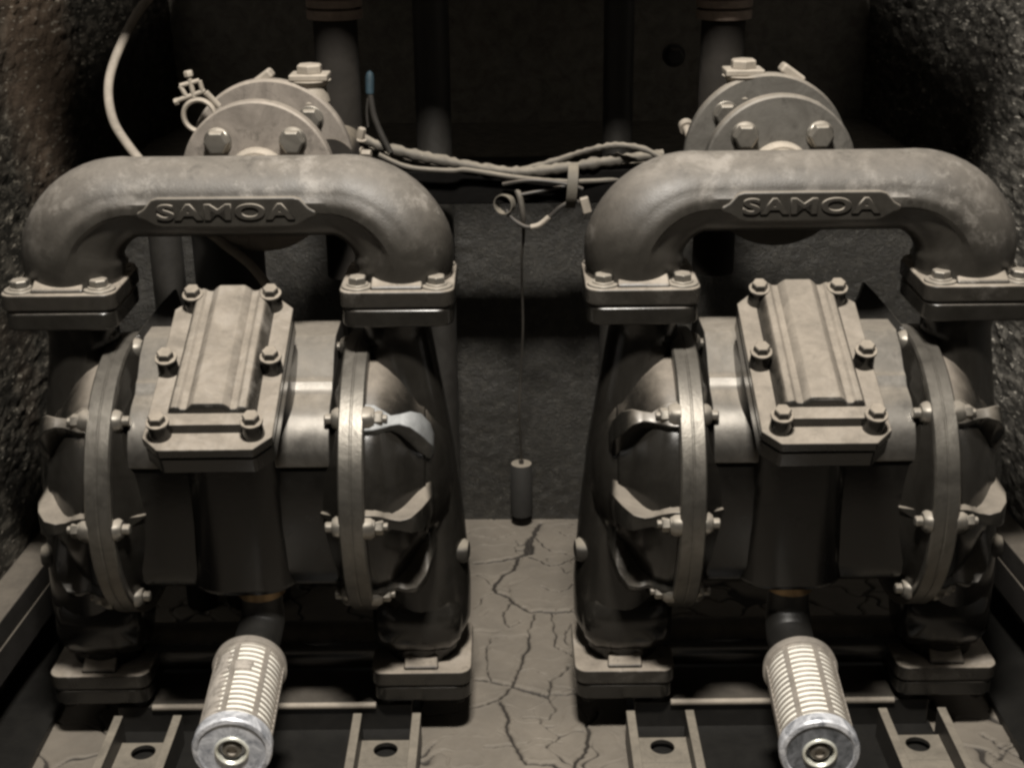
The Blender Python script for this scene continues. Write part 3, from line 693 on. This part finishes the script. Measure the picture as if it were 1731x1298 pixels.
def silencer(root, nx, start, end, capmat, smear):
    """nipple, elbow and slotted exhaust silencer in pump space"""
    a = Vector(start); b = Vector(end); d = (b-a).normalized(); L = (b-a).length
    m = MB(); m.cyl((nx, -0.092, 0.252), (nx, -0.092, 0.232), 0.0285, 32); m.build('brass_nipple', 'brass', root, bevel=0.002)
    m = MB(); m.tube([(nx, -0.092, 0.236), (nx, -0.092, 0.215), (nx*0.8+a.x*0.2, -0.096, 0.197), (a.x, -0.118, a.z+0.001), tuple(a+d*0.004)], [0.024, 0.024, 0.026, 0.027, 0.024], 28, sub=5)
    m.build('exhaust_elbow', 'plain_black', root)
    rad = 0.039
    m = MB(); m.lathe(a, d, [(-0.006, 0.020), (0.0, 0.026), (0.004, 0.033), (0.010, rad+0.002), (0.018, rad+0.0028), (0.020, rad)], 56)
    sil = m.build('silencer', 'cage', root, smooth=40)
    m = MB(); m.cyl(a+d*0.01, b-d*0.004, rad-0.0018, 56); m.build('filter_media', 'media', sil)
    m = MB()
    z0, z1 = 0.018, L-0.008; n = 15; pit = (z1-z0)/n
    for k in range(n+1):
        c = z0+k*pit; h = pit*0.17 if k not in (0, n) else pit*0.45
        m.lathe(a, d, [(c-h, rad-0.0025), (c-h, rad-0.0006), (c-h*0.6, rad), (c+h*0.6, rad), (c+h, rad-0.0006), (c+h, rad-0.0025)], 64, cap=False)
    _, u, v = frame(d); nb = 7
    for k in range(nb):
        t = PI/2 + smear*0.22 + 2*PI*(k+0.5)/nb; w = 0.0030
        c = u*math.cos(t)+v*math.sin(t); e = -u*math.sin(t)+v*math.cos(t)
        ps = []
        for ll in (z0, z1):
            for (rr, ww) in ((rad-0.0026, -w), (rad-0.0026, w), (rad+0.0004, w*0.8), (rad+0.0004, -w*0.8)):
                ps.append(tuple(a+d*ll+c*rr+e*ww))
        m.add(ps, [(0, 1, 2, 3), (7, 6, 5, 4), (0, 4, 5, 1), (1, 5, 6, 2), (2, 6, 7, 3), (3, 7, 4, 0)])
    m.build('slotted_cage', 'cage', sil, smooth=40)
    if smear > 0:   # caked dirt over part of the slots
        for (t0, wd, s0, s1) in ((0.80, 0.75, 0.048, L-0.010), (0.05, 0.62, 0.052, 0.066), (0.62, 0.4, 0.03, 0.055)):
            rows = []
            for i in range(22):
                s = s0+(s1-s0)*i/21; row = []
                for j in range(15):
                    q = j/14-0.5; edge = 1+0.55*noise.noise(Vector((i*0.33, t0*9, (2.0 if j > 7 else 5.0))))
                    t = PI/2 - t0 + q*wd*edge; rr = rad+0.0012*(1-abs(q*2)**4)-0.001+0.0009*noise.noise(Vector((i*0.6, j*0.6, 3)))
                    row.append(tuple(a+d*s+(u*math.cos(t)+v*math.sin(t))*rr))
                rows.append(row)
            vs = [p for r_ in rows for p in r_]; fs = [(i*15+j, i*15+j+1, (i+1)*15+j+1, (i+1)*15+j) for i in range(21) for j in range(14)]
            m = MB(); m.add(vs, fs); o = m.build('dirt_crust', 'crust', sil, smooth=80)
            sol = o.modifiers.new('thick', 'SOLIDIFY'); sol.thickness = 0.0018; sol.offset = -1
    # end cap
    m = MB(); m.lathe(b, d, [(-0.010, rad+0.0008), (-0.009, rad+0.0022), (0.003, rad+0.0026), (0.0055, rad+0.0012), (0.0060, rad-0.003), (0.0045, rad-0.005)], 64, cap=False)
    m.build('end_cap', 'zinc', sil, smooth=30)
    m = MB(); m.lathe(b, d, [(0.0, rad-0.0045), (0.0046, rad-0.0045), (0.0046, 0.0165), (0.0020, 0.0135), (-0.001, 0.0130)], 56); m.build('cap_face', capmat, sil, smooth=30)
    m = MB(); m.lathe(b, d, [(0.0035, 0.0185), (0.0068, 0.0175), (0.0075, 0.0160), (0.0060, 0.0145), (0.002, 0.0135)], 40, cap=False); m.build('cap_collar', 'bright2', sil, smooth=40)
    m = MB(); m.lathe(b, d, [(-0.002, 0.010), (0.004, 0.010), (0.0058, 0.008), (0.0058, 0.0052), (0.003, 0.0045)], 32); m.build('cap_screw', 'bolt', sil, smooth=40)
    return sil
M['crust'] = simple('grey_brown_crust', (0.27, 0.245, 0.215), 0.7, 0.0, 0.4, 60, 0.5)
M['bright2'] = simple('pale_collar_metal', (0.72, 0.72, 0.64), 0.35, 0.6, 0.15, 80, 0.1)
s1 = silencer(pumpL, 0.018, (0.015, -0.163, 0.184), (0.020, -0.312, 0.172), 'zinclight', 1)
s1['label'] = 'slotted silencer smeared with grey dirt'
s2 = silencer(pumpR, -0.012, (-0.012, -0.165, 0.176), (-0.020, -0.318, 0.166), 'zincdark', -0.5)
s2['label'] = 'slotted silencer with clean cream slots and dark end face'

# ------------------------------------------------------------ pipework behind the pumps
def valve(cx, cz, off, mat, label, gx):
    r = empty('flanged_valve', (cx, 0.10, cz)); 
    m = MB(); m.lathe((0, 0, 0), (0, 1, 0), [(0, 0.0880), (0.002, 0.0905), (0.018, 0.0905), (0.020, 0.089)], 72); m.build('front_flange', mat, r, smooth=30)
    m = MB(); m.lathe((0, -0.001, 0), (0, -1, 0), [(-0.002, 0.037), (0.006, 0.036), (0.009, 0.033), (0.012, 0.0325), (0.012, 0.030), (0.034, 0.029)], 40); m.build('nipple', 'fitting', r, smooth=35)
    for k in range(4):
        a = R(45+90*k); m = MB(); m.hexhead((0.0625*math.cos(a), -0.001, 0.0625*math.sin(a)), (0, -1, 0), 0.026, 0.0135, 0.0165, 0.0025)
        m.build('bolt', 'bolt', r, bevel=0.001)
    m = MB(); m.cyl((0, 0.016, 0), (0, 0.03, 0), 0.070, 48); m.cyl((0, 0.03, 0), (0, 0.11, 0), 0.05, 48, 0.055)
    m.build('valve_body', mat, r, smooth=30)
    m = MB(); m.lathe((0, 0.092, 0), (0, 1, 0), [(0, 0.099), (0.003, 0.102), (0.015, 0.102), (0.0175, 0.099), (0.0175, 0.06)], 72); m.build('rear_flange', mat, r, smooth=30)
    for k in range(4):
        a = R(45+90*k); m = MB(); m.hexhead((0.075*math.cos(a), 0.091, 0.075*math.sin(a)), (0, -1, 0), 0.026, 0.012, 0.0165); m.build('bolt', 'bolt', r, bevel=0.001)
    # packing gland on top
    m = MB(); g = gx
    m.box(g-0.024, g+0.024, 0.095, 0.135, 0.098, 0.106); m.lathe((g, 0.115, 0.070), (0, 0, 1), [(0, 0.024), (0.020, 0.019), (0.028, 0.027)], 24)
    m.build('packing_gland', 'fitting', r, bevel=0.002)
    m = MB(); m.hexhead((g, 0.115, 0.106), (0, 0, 1), 0.029, 0.011, 0.0); m.build('bolt', 'fitting', r, bevel=0.001)
    m = MB(); mx = Matrix.Translation((g-off*0.060, 0.112, 0.099)) @ Matrix.Rotation(off*R(-35), 4, 'Y')
    m.box(-0.017, 0.017, -0.012, 0.012, -0.007, 0.006, mx); m.build('stop_lug', 'fitting', r, bevel=0.004)
    tag(r, label, 'valve', 'flanged valves behind the pump arches'); return r
c = P(437, 301, 0.10); valve(c[0], c[2], 1, 'flange', 'pale scratched pipe flange and valve rising above the left pump arch', 0.052)
c = P(1318, 291, 0.10); valve(c[0], c[2], -1, 'flange_grey', 'greyer dusty pipe flange and valve rising above the right pump arch', -0.030)

def riser(px, label, g):
    a = P(px, 150, 0.30); r = empty('riser_pipe', (a[0], 0.31, 0.0))
    m = MB(); m.cyl((0, 0, 0.50), (0, 0, 0.845), 0.0285, 36); m.build('pipe', 'riser', r)
    zf = P(px, 15, 0.31)[2]
    m = MB(); m.cyl((0, 0, zf-0.012), (0, 0, zf), 0.036, 40); m.cyl((0, 0, zf+0.003), (0, 0, zf+0.013), 0.036, 40); m.cyl((0, 0, zf-0.05), (0, 0, zf+0.3), 0.0265, 30); m.build('flange', 'rusty', r, bevel=0.001)
    m = MB(); m.tube([(0, 0, 0.70), (0, -0.01, 0.685), (0, -0.05, 0.68), (0, -0.12, 0.68)], 0.030, 28, sub=4); m.build('elbow', 'riser', r)
    tag(r, label, 'pipe', g); return r
riser(571, 'upright riser pipe with a flange, rising behind the left valve', 'riser pipes')
riser(1220, 'upright riser pipe with a flange, rising behind the right valve', 'riser pipes')
def upright(px, Y, rad, z0, label):
    a = P(px, 200, Y); m = MB(); m.cyl((a[0], Y, z0), (a[0], Y, 1.02), rad, 32)
    o = m.build('upright_pipe', 'oldpipe'); tag(o, label, 'pipe', 'upright pipes in the dark recess'); return o
upright(733, 0.43, 0.025, 0.004, 'upright dark pipe in the recess right beside the left pump arch')
upright(1044, 0.45, 0.0215, 0.004, 'upright dark pipe in the recess above the cable strap')
m = MB(); a = P(1160, 118, 0.5); m.hexhead((a[0], 0.66, a[2]), (0, -1, 0), 0.024, 0.02, 0.018, 0.01)
tag(m.build('anchor_bolt', 'oldpipe', bevel=0.001), 'small hex bolt end in the dark left of the right riser', 'bolt')
# dark channel bar under the cables
m = MB(); m.box(-0.19, 0.215, 0.32, 0.35, 0.600, 0.637); m.box(-0.19, 0.215, 0.312, 0.32, 0.596, 0.641)
tag(m.build('channel_bar', 'soot', bevel=0.002), 'dark horizontal channel bar in front of the back wall, under the cables', 'bar')
# grey downpipe visible under the left arch and mass under the right arch
m = MB(); a = P(340, 450, 0.28); m.cyl((a[0]-0.045, 0.28, 0.003), (a[0]-0.045, 0.28, 0.66), 0.022, 28)
tag(m.build('drop_pipe', 'oldpipe'), 'thin grey upright pipe seen under the left pump arch', 'pipe')
m = MB(); m.cyl((a[0]+0.035, 0.30, 0.003), (a[0]+0.035, 0.30, 0.67), 0.048, 36)
tag(m.build('drop_pipe', 'oldpipe'), 'wide grey upright pipe seen under the left pump arch', 'pipe')

# ------------------------------------------------------------ cables and hose
def cable(name, pts, rad, mat, label, cat='cable', group=None, sub=8, jit=0.0, n=12):
    m = MB(); m.tube([P(*p) for p in pts], rad, n, sub=sub, jit=jit)
    return tag(m.build(name, mat, smooth=80), label, cat, group)
cable('air_hose', [(300, -40, 0.37), (245, 5, 0.33), (205, 75, 0.28), (184, 140, 0.235), (190, 200, 0.19), (218, 248, 0.14), (262, 300, 0.115), (320, 365, 0.105), (378, 412, 0.10), (430, 455, 0.085), (475, 520, 0.06), (500, 570, 0.03)], 0.0058, 'hose', 'smooth beige air hose curving down from the top left behind the left arch', 'hose')
G = 'cables strung between the pumps'
cable('cable', [(585, 222, 0.31), (640, 246, 0.31), (700, 262, 0.31), (760, 274, 0.31), (820, 285, 0.31), (880, 291, 0.31), (940, 286, 0.31), (1000, 277, 0.31), (1060, 268, 0.32), (1120, 262, 0.33)], 0.0072, 'cable', 'thick dusty beige cable sagging in the middle of the bundle', 'cable', G, jit=0.6)
cable('cable', [(600, 243, 0.33), (680, 272, 0.33), (760, 288, 0.33), (850, 292, 0.325), (930, 275, 0.32), (985, 257, 0.31), (1040, 246, 0.30), (1090, 253, 0.29), (1130, 275, 0.28)], 0.0042, 'cable', 'thinner dusty cable arching up at the right end of the bundle', 'cable', G, jit=0.5)
cable('cable', [(640, 262, 0.29), (690, 283, 0.29), (760, 289, 0.29), (790, 288, 0.295), (870, 300, 0.30), (945, 307, 0.30), (1010, 306, 0.31), (1080, 300, 0.32)], 0.0035, 'cable', 'slim dusty cable running lowest under the thick one', 'cable', G, jit=0.2)
cable('cable', [(850, 312, 0.30), (900, 305, 0.29), (960, 312, 0.29), (985, 320, 0.29)], 0.0026, 'blackcable', 'short black cable end passing through the strap', 'cable', G)
cable('cable', [(878, 330, 0.30), (920, 322, 0.30), (965, 313, 0.30)], 0.0024, 'blackcable', 'thin black cable between the small ring and the strap', 'cable', G)
cable('wire', [(622, 215, 0.30), (620, 190, 0.30), (622, 168, 0.30)], 0.0018, 'blackcable', 'tiny wire stub beside the blue tipped cable', 'wire')
r = empty('blue_tipped_cable', P(655, 245, 0.30)); o0 = Vector(P(655, 245, 0.30))
m = MB(); m.tube([Vector(P(*q))-o0 for q in [(660, 258, 0.30), (645, 228, 0.30), (632, 195, 0.30), (625, 155, 0.30)]], 0.0042, 14, sub=6); m.build('sheath', 'blackcable', r)
m = MB(); e = Vector(P(625, 158, 0.30))-o0; e2 = Vector(P(625, 116, 0.30))-o0; m.lathe(e, e2-e, [(0, 0.0055), (0.020, 0.0058), (0.026, 0.0045), (0.029, 0.001)], 16); m.build('cap', 'blue', r)
tag(r, 'short grey cable with a blue tip standing up behind the left arch', 'cable')
# flat dark bar inside the strap
m = MB(); a = Vector(P(945, 296, 0.34)); b = Vector(P(1120, 286, 0.34)); 
m.box(a.x, b.x, 0.33, 0.35, (a.z+b.z)/2-0.012, (a.z+b.z)/2+0.012); tag(m.build('flat_bar', 'strap', bevel=0.001), 'flat dark bar running right from inside the cable strap', 'bar')
# strap loop: closed ribbon
def ribbon(name, pts, w, t, mat, label, cat, axis=(1, 0, 0), closed=True):
    q = [Vector(p) for p in pts]; ax = Vector(axis); rs = []
    n = len(q)
    for i in range(n):
        tg = (q[(i+1) % n]-q[(i-1) % n]).normalized() if closed else (q[min(i+1, n-1)]-q[max(i-1, 0)]).normalized()
        nn = tg.cross(ax).normalized(); axx = nn.cross(tg).normalized()
        rs.append([tuple(q[i]+axx*w/2+nn*t/2), tuple(q[i]-axx*w/2+nn*t/2), tuple(q[i]-axx*w/2-nn*t/2), tuple(q[i]+axx*w/2-nn*t/2)])
    m = MB(); m.rings(rs, closed=closed); return tag(m.build(name, mat, bevel=0.0005), label, cat)
c = Vector(P(966, 314, 0.315))
ribbon('cable_strap', [(c.x+0.002*math.sin(2*PI*k/28), c.y-0.030*math.cos(2*PI*k/28), c.z+0.030*math.sin(2*PI*k/28)+0.006*math.cos(2*PI*k/28)) for k in range(28)], 0.014, 0.002, 'strap', 'wide grey strap loop holding the cable bundle near the right pump', 'strap')
c = Vector(P(853, 345, 0.31))
ribbon('cable_tie', [(c.x+0.012*math.cos(2*PI*k/24), c.y-0.006*math.cos(2*PI*k/24), c.z+0.013*math.sin(2*PI*k/24)) for k in range(24)], 0.012, 0.0016, 'strap', 'small curled ring of strap at the top of the hanging wire', 'cable tie', axis=(0.5, 1, 0))
m = MB(); pts = [P(855, 355, 0.31), P(868, 372, 0.305), P(890, 384, 0.30), P(910, 381, 0.30), P(930, 366, 0.30), P(948, 350, 0.30), P(972, 340, 0.30), P(990, 352, 0.30)]
m.tube(pts, 0.0028, 10, sub=6); tag(m.build('cable_loop', 'blackcable'), 'thin black cable loop drooping left of the strap', 'cable')
m = MB(); m.tube([P(897, 384, 0.297), P(912, 380, 0.297), P(928, 367, 0.297)], 0.0036, 8, sub=4); tag(m.build('cable_sleeve', 'fitting'), 'pale sleeve on the drooping black loop', 'sleeve')
m = MB(); m.box(-0.006, 0.006, -0.005, 0.005, -0.011, 0.011, Matrix.Translation(P(990, 347, 0.29)) @ Matrix.Rotation(R(-15), 4, 'Y')); tag(m.build('strap_end', 'fitting', bevel=0.002), 'small pale clip at the right of the cable strap', 'clip')

# float weight hanging on its wire
base = Vector(P(882, 872, 0.525)); base.z = 0.022
r = empty('hanging_weight', base); top = P(882, 783, 0.525)
h = top[2]-base.z
m = MB(); m.lathe((0, 0, 0), (0, 0, 1), [(0, 0.0165), (0.002, 0.0175), (h-0.002, 0.0175), (h, 0.0165)], 36); m.build('weight', 'float', r)
m = MB(); m.hexhead((0, 0, h), (0, 0, 1), 0.008, 0.007, 0.0); m.build('wire_clamp', 'blackcable', r)
m = MB(); wp = [Vector(P(*q)) for q in [(874, 322, 0.305), (879, 335, 0.30), (884, 365, 0.30), (885, 400, 0.32), (882, 440, 0.34), (883, 500, 0.38), (884, 560, 0.41), (880, 640, 0.45), (878, 700, 0.47)]]+[Vector((top[0], 0.525, top[2]+0.004))]
m.tube([q-base for q in wp], [0.0042, 0.0042, 0.0036, 0.0022, 0.0018, 0.0018, 0.0018, 0.0016, 0.0016, 0.0016], 10, sub=6); m.build('wire', 'cable', r)
tag(r, 'dark cylinder weight hung on a thin wire by the foot of the back wall', 'weight')

# clevis and ring fitting left of the left valve
o0 = Vector(P(337, 196, 0.16)); r = empty('ring_fitting', o0)
m = MB(); n = 40; pts = [(0.0185*math.cos(2*PI*k/n), 0.004*math.sin(2*PI*k/n), 0.0185*math.sin(2*PI*k/n)) for k in range(n)]
rs = []
for k in range(n):
    a = 2*PI*k/n; d = Vector((math.cos(a), 0, math.sin(a))); rs.append([tuple(d*(0.019+0.0032*math.cos(2*PI*j/8))+Vector((0, 0.0045*math.sin(2*PI*j/8), 0))) for j in range(8)])
m.rings(rs, closed=True); m.build('ring', 'fitting', r)
m = MB()
for (p0, p1, q) in (((-0.004, 0, 0.021), (-0.009, 0, 0.052), 0.0032), ((-0.026, 0, 0.018), (0.010, 0, 0.030), 0.003), ((0.010, 0, 0.028), (0.024, 0.005, 0.010), 0.004), ((-0.020, 0, 0.036), (0.004, 0, 0.042), 0.003), ((-0.020, 0, 0.036), (-0.014, 0, 0.024), 0.003), ((0.004, 0, 0.042), (0.007, 0, 0.028), 0.003)):
    m.cyl(p0, p1, q, 10)
m.hexhead((-0.008, 0, 0.047), (-0.15, 0, 1), 0.010, 0.007); m.hexhead((-0.024, 0, 0.018), (-1, 0, -0.35), 0.008, 0.005)
m.build('bolt_yoke', 'fitting', r, bevel=0.0006)
tag(r, 'small metal ring with a bolted yoke left of the left valve flange', 'fitting')
# little stub valve at the right riser
m = MB(); a = Vector(P(1160, 215, 0.34)); b = Vector(P(1172, 245, 0.30)); m.cyl(a, b, 0.006, 14); m.lathe(a, a-b, [(-0.004, 0.010), (0.006, 0.010), (0.009, 0.006)], 14)
tag(m.build('pipe_stub', 'fitting'), 'small pale stub left of the right valve flange', 'fitting')
m = MB(); a = Vector(P(608, 236, 0.27)); m.hexhead(a, (0.3, -0.2, 1), 0.010, 0.014, 0.009); m.hexhead(a+Vector((0.002, -0.01, -0.016)), (1, -0.3, 0), 0.009, 0.012, 0.008)
tag(m.build('cable_gland', 'fitting', bevel=0.001), 'small pale cable gland where the cables leave the left valve', 'gland')

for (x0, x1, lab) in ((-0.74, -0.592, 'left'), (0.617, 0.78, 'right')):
    m = MB(); m.box(x0, x1, -0.6, 0.52, 0.001, 0.012)  # flat dark strips along the floor edges
    struct(m.build('dark_side_strip', 'plain_black', bevel=0.001))
# ------------------------------------------------------------ kerb rails at the sides
def rail(x0, x1, label, yaw):
    m = MB(); r_ = empty('side_rail', (0, 0, 0))
    mx = Matrix.Translation(((x0+x1)/2, 0.1, 0)) @ Matrix.Rotation(yaw, 4, 'Z'); hw = abs(x1-x0)/2
    m.box(-hw, hw, -0.5, 0.43, 0.128, 0.160, mx); s = 1 if x0 < 0 else -1
    m.build('top_bar', 'rail', r_, bevel=0.003)
    m = MB(); m.box(s*(hw-0.003)-0.004, s*(hw-0.003)+0.004, -0.49, 0.425, 0.085, 0.127, mx); m.build('web', 'rail', r_, bevel=0.001)
    for y in (-0.4, 0.35):
        m = MB(); m.box(-hw*0.6, hw*0.6, y-0.02, y+0.02, 0.0, 0.084, mx); m.build('leg', 'darksteel', r_, bevel=0.001)
    tag(r_, label, 'rail', 'rails along the side walls')
rail(-0.672, -0.628, 'dusty steel rail along the left wall beside the left pump', R(-3))
rail(0.712, 0.672, 'dusty steel rail along the right wall beside the right pump', R(3))
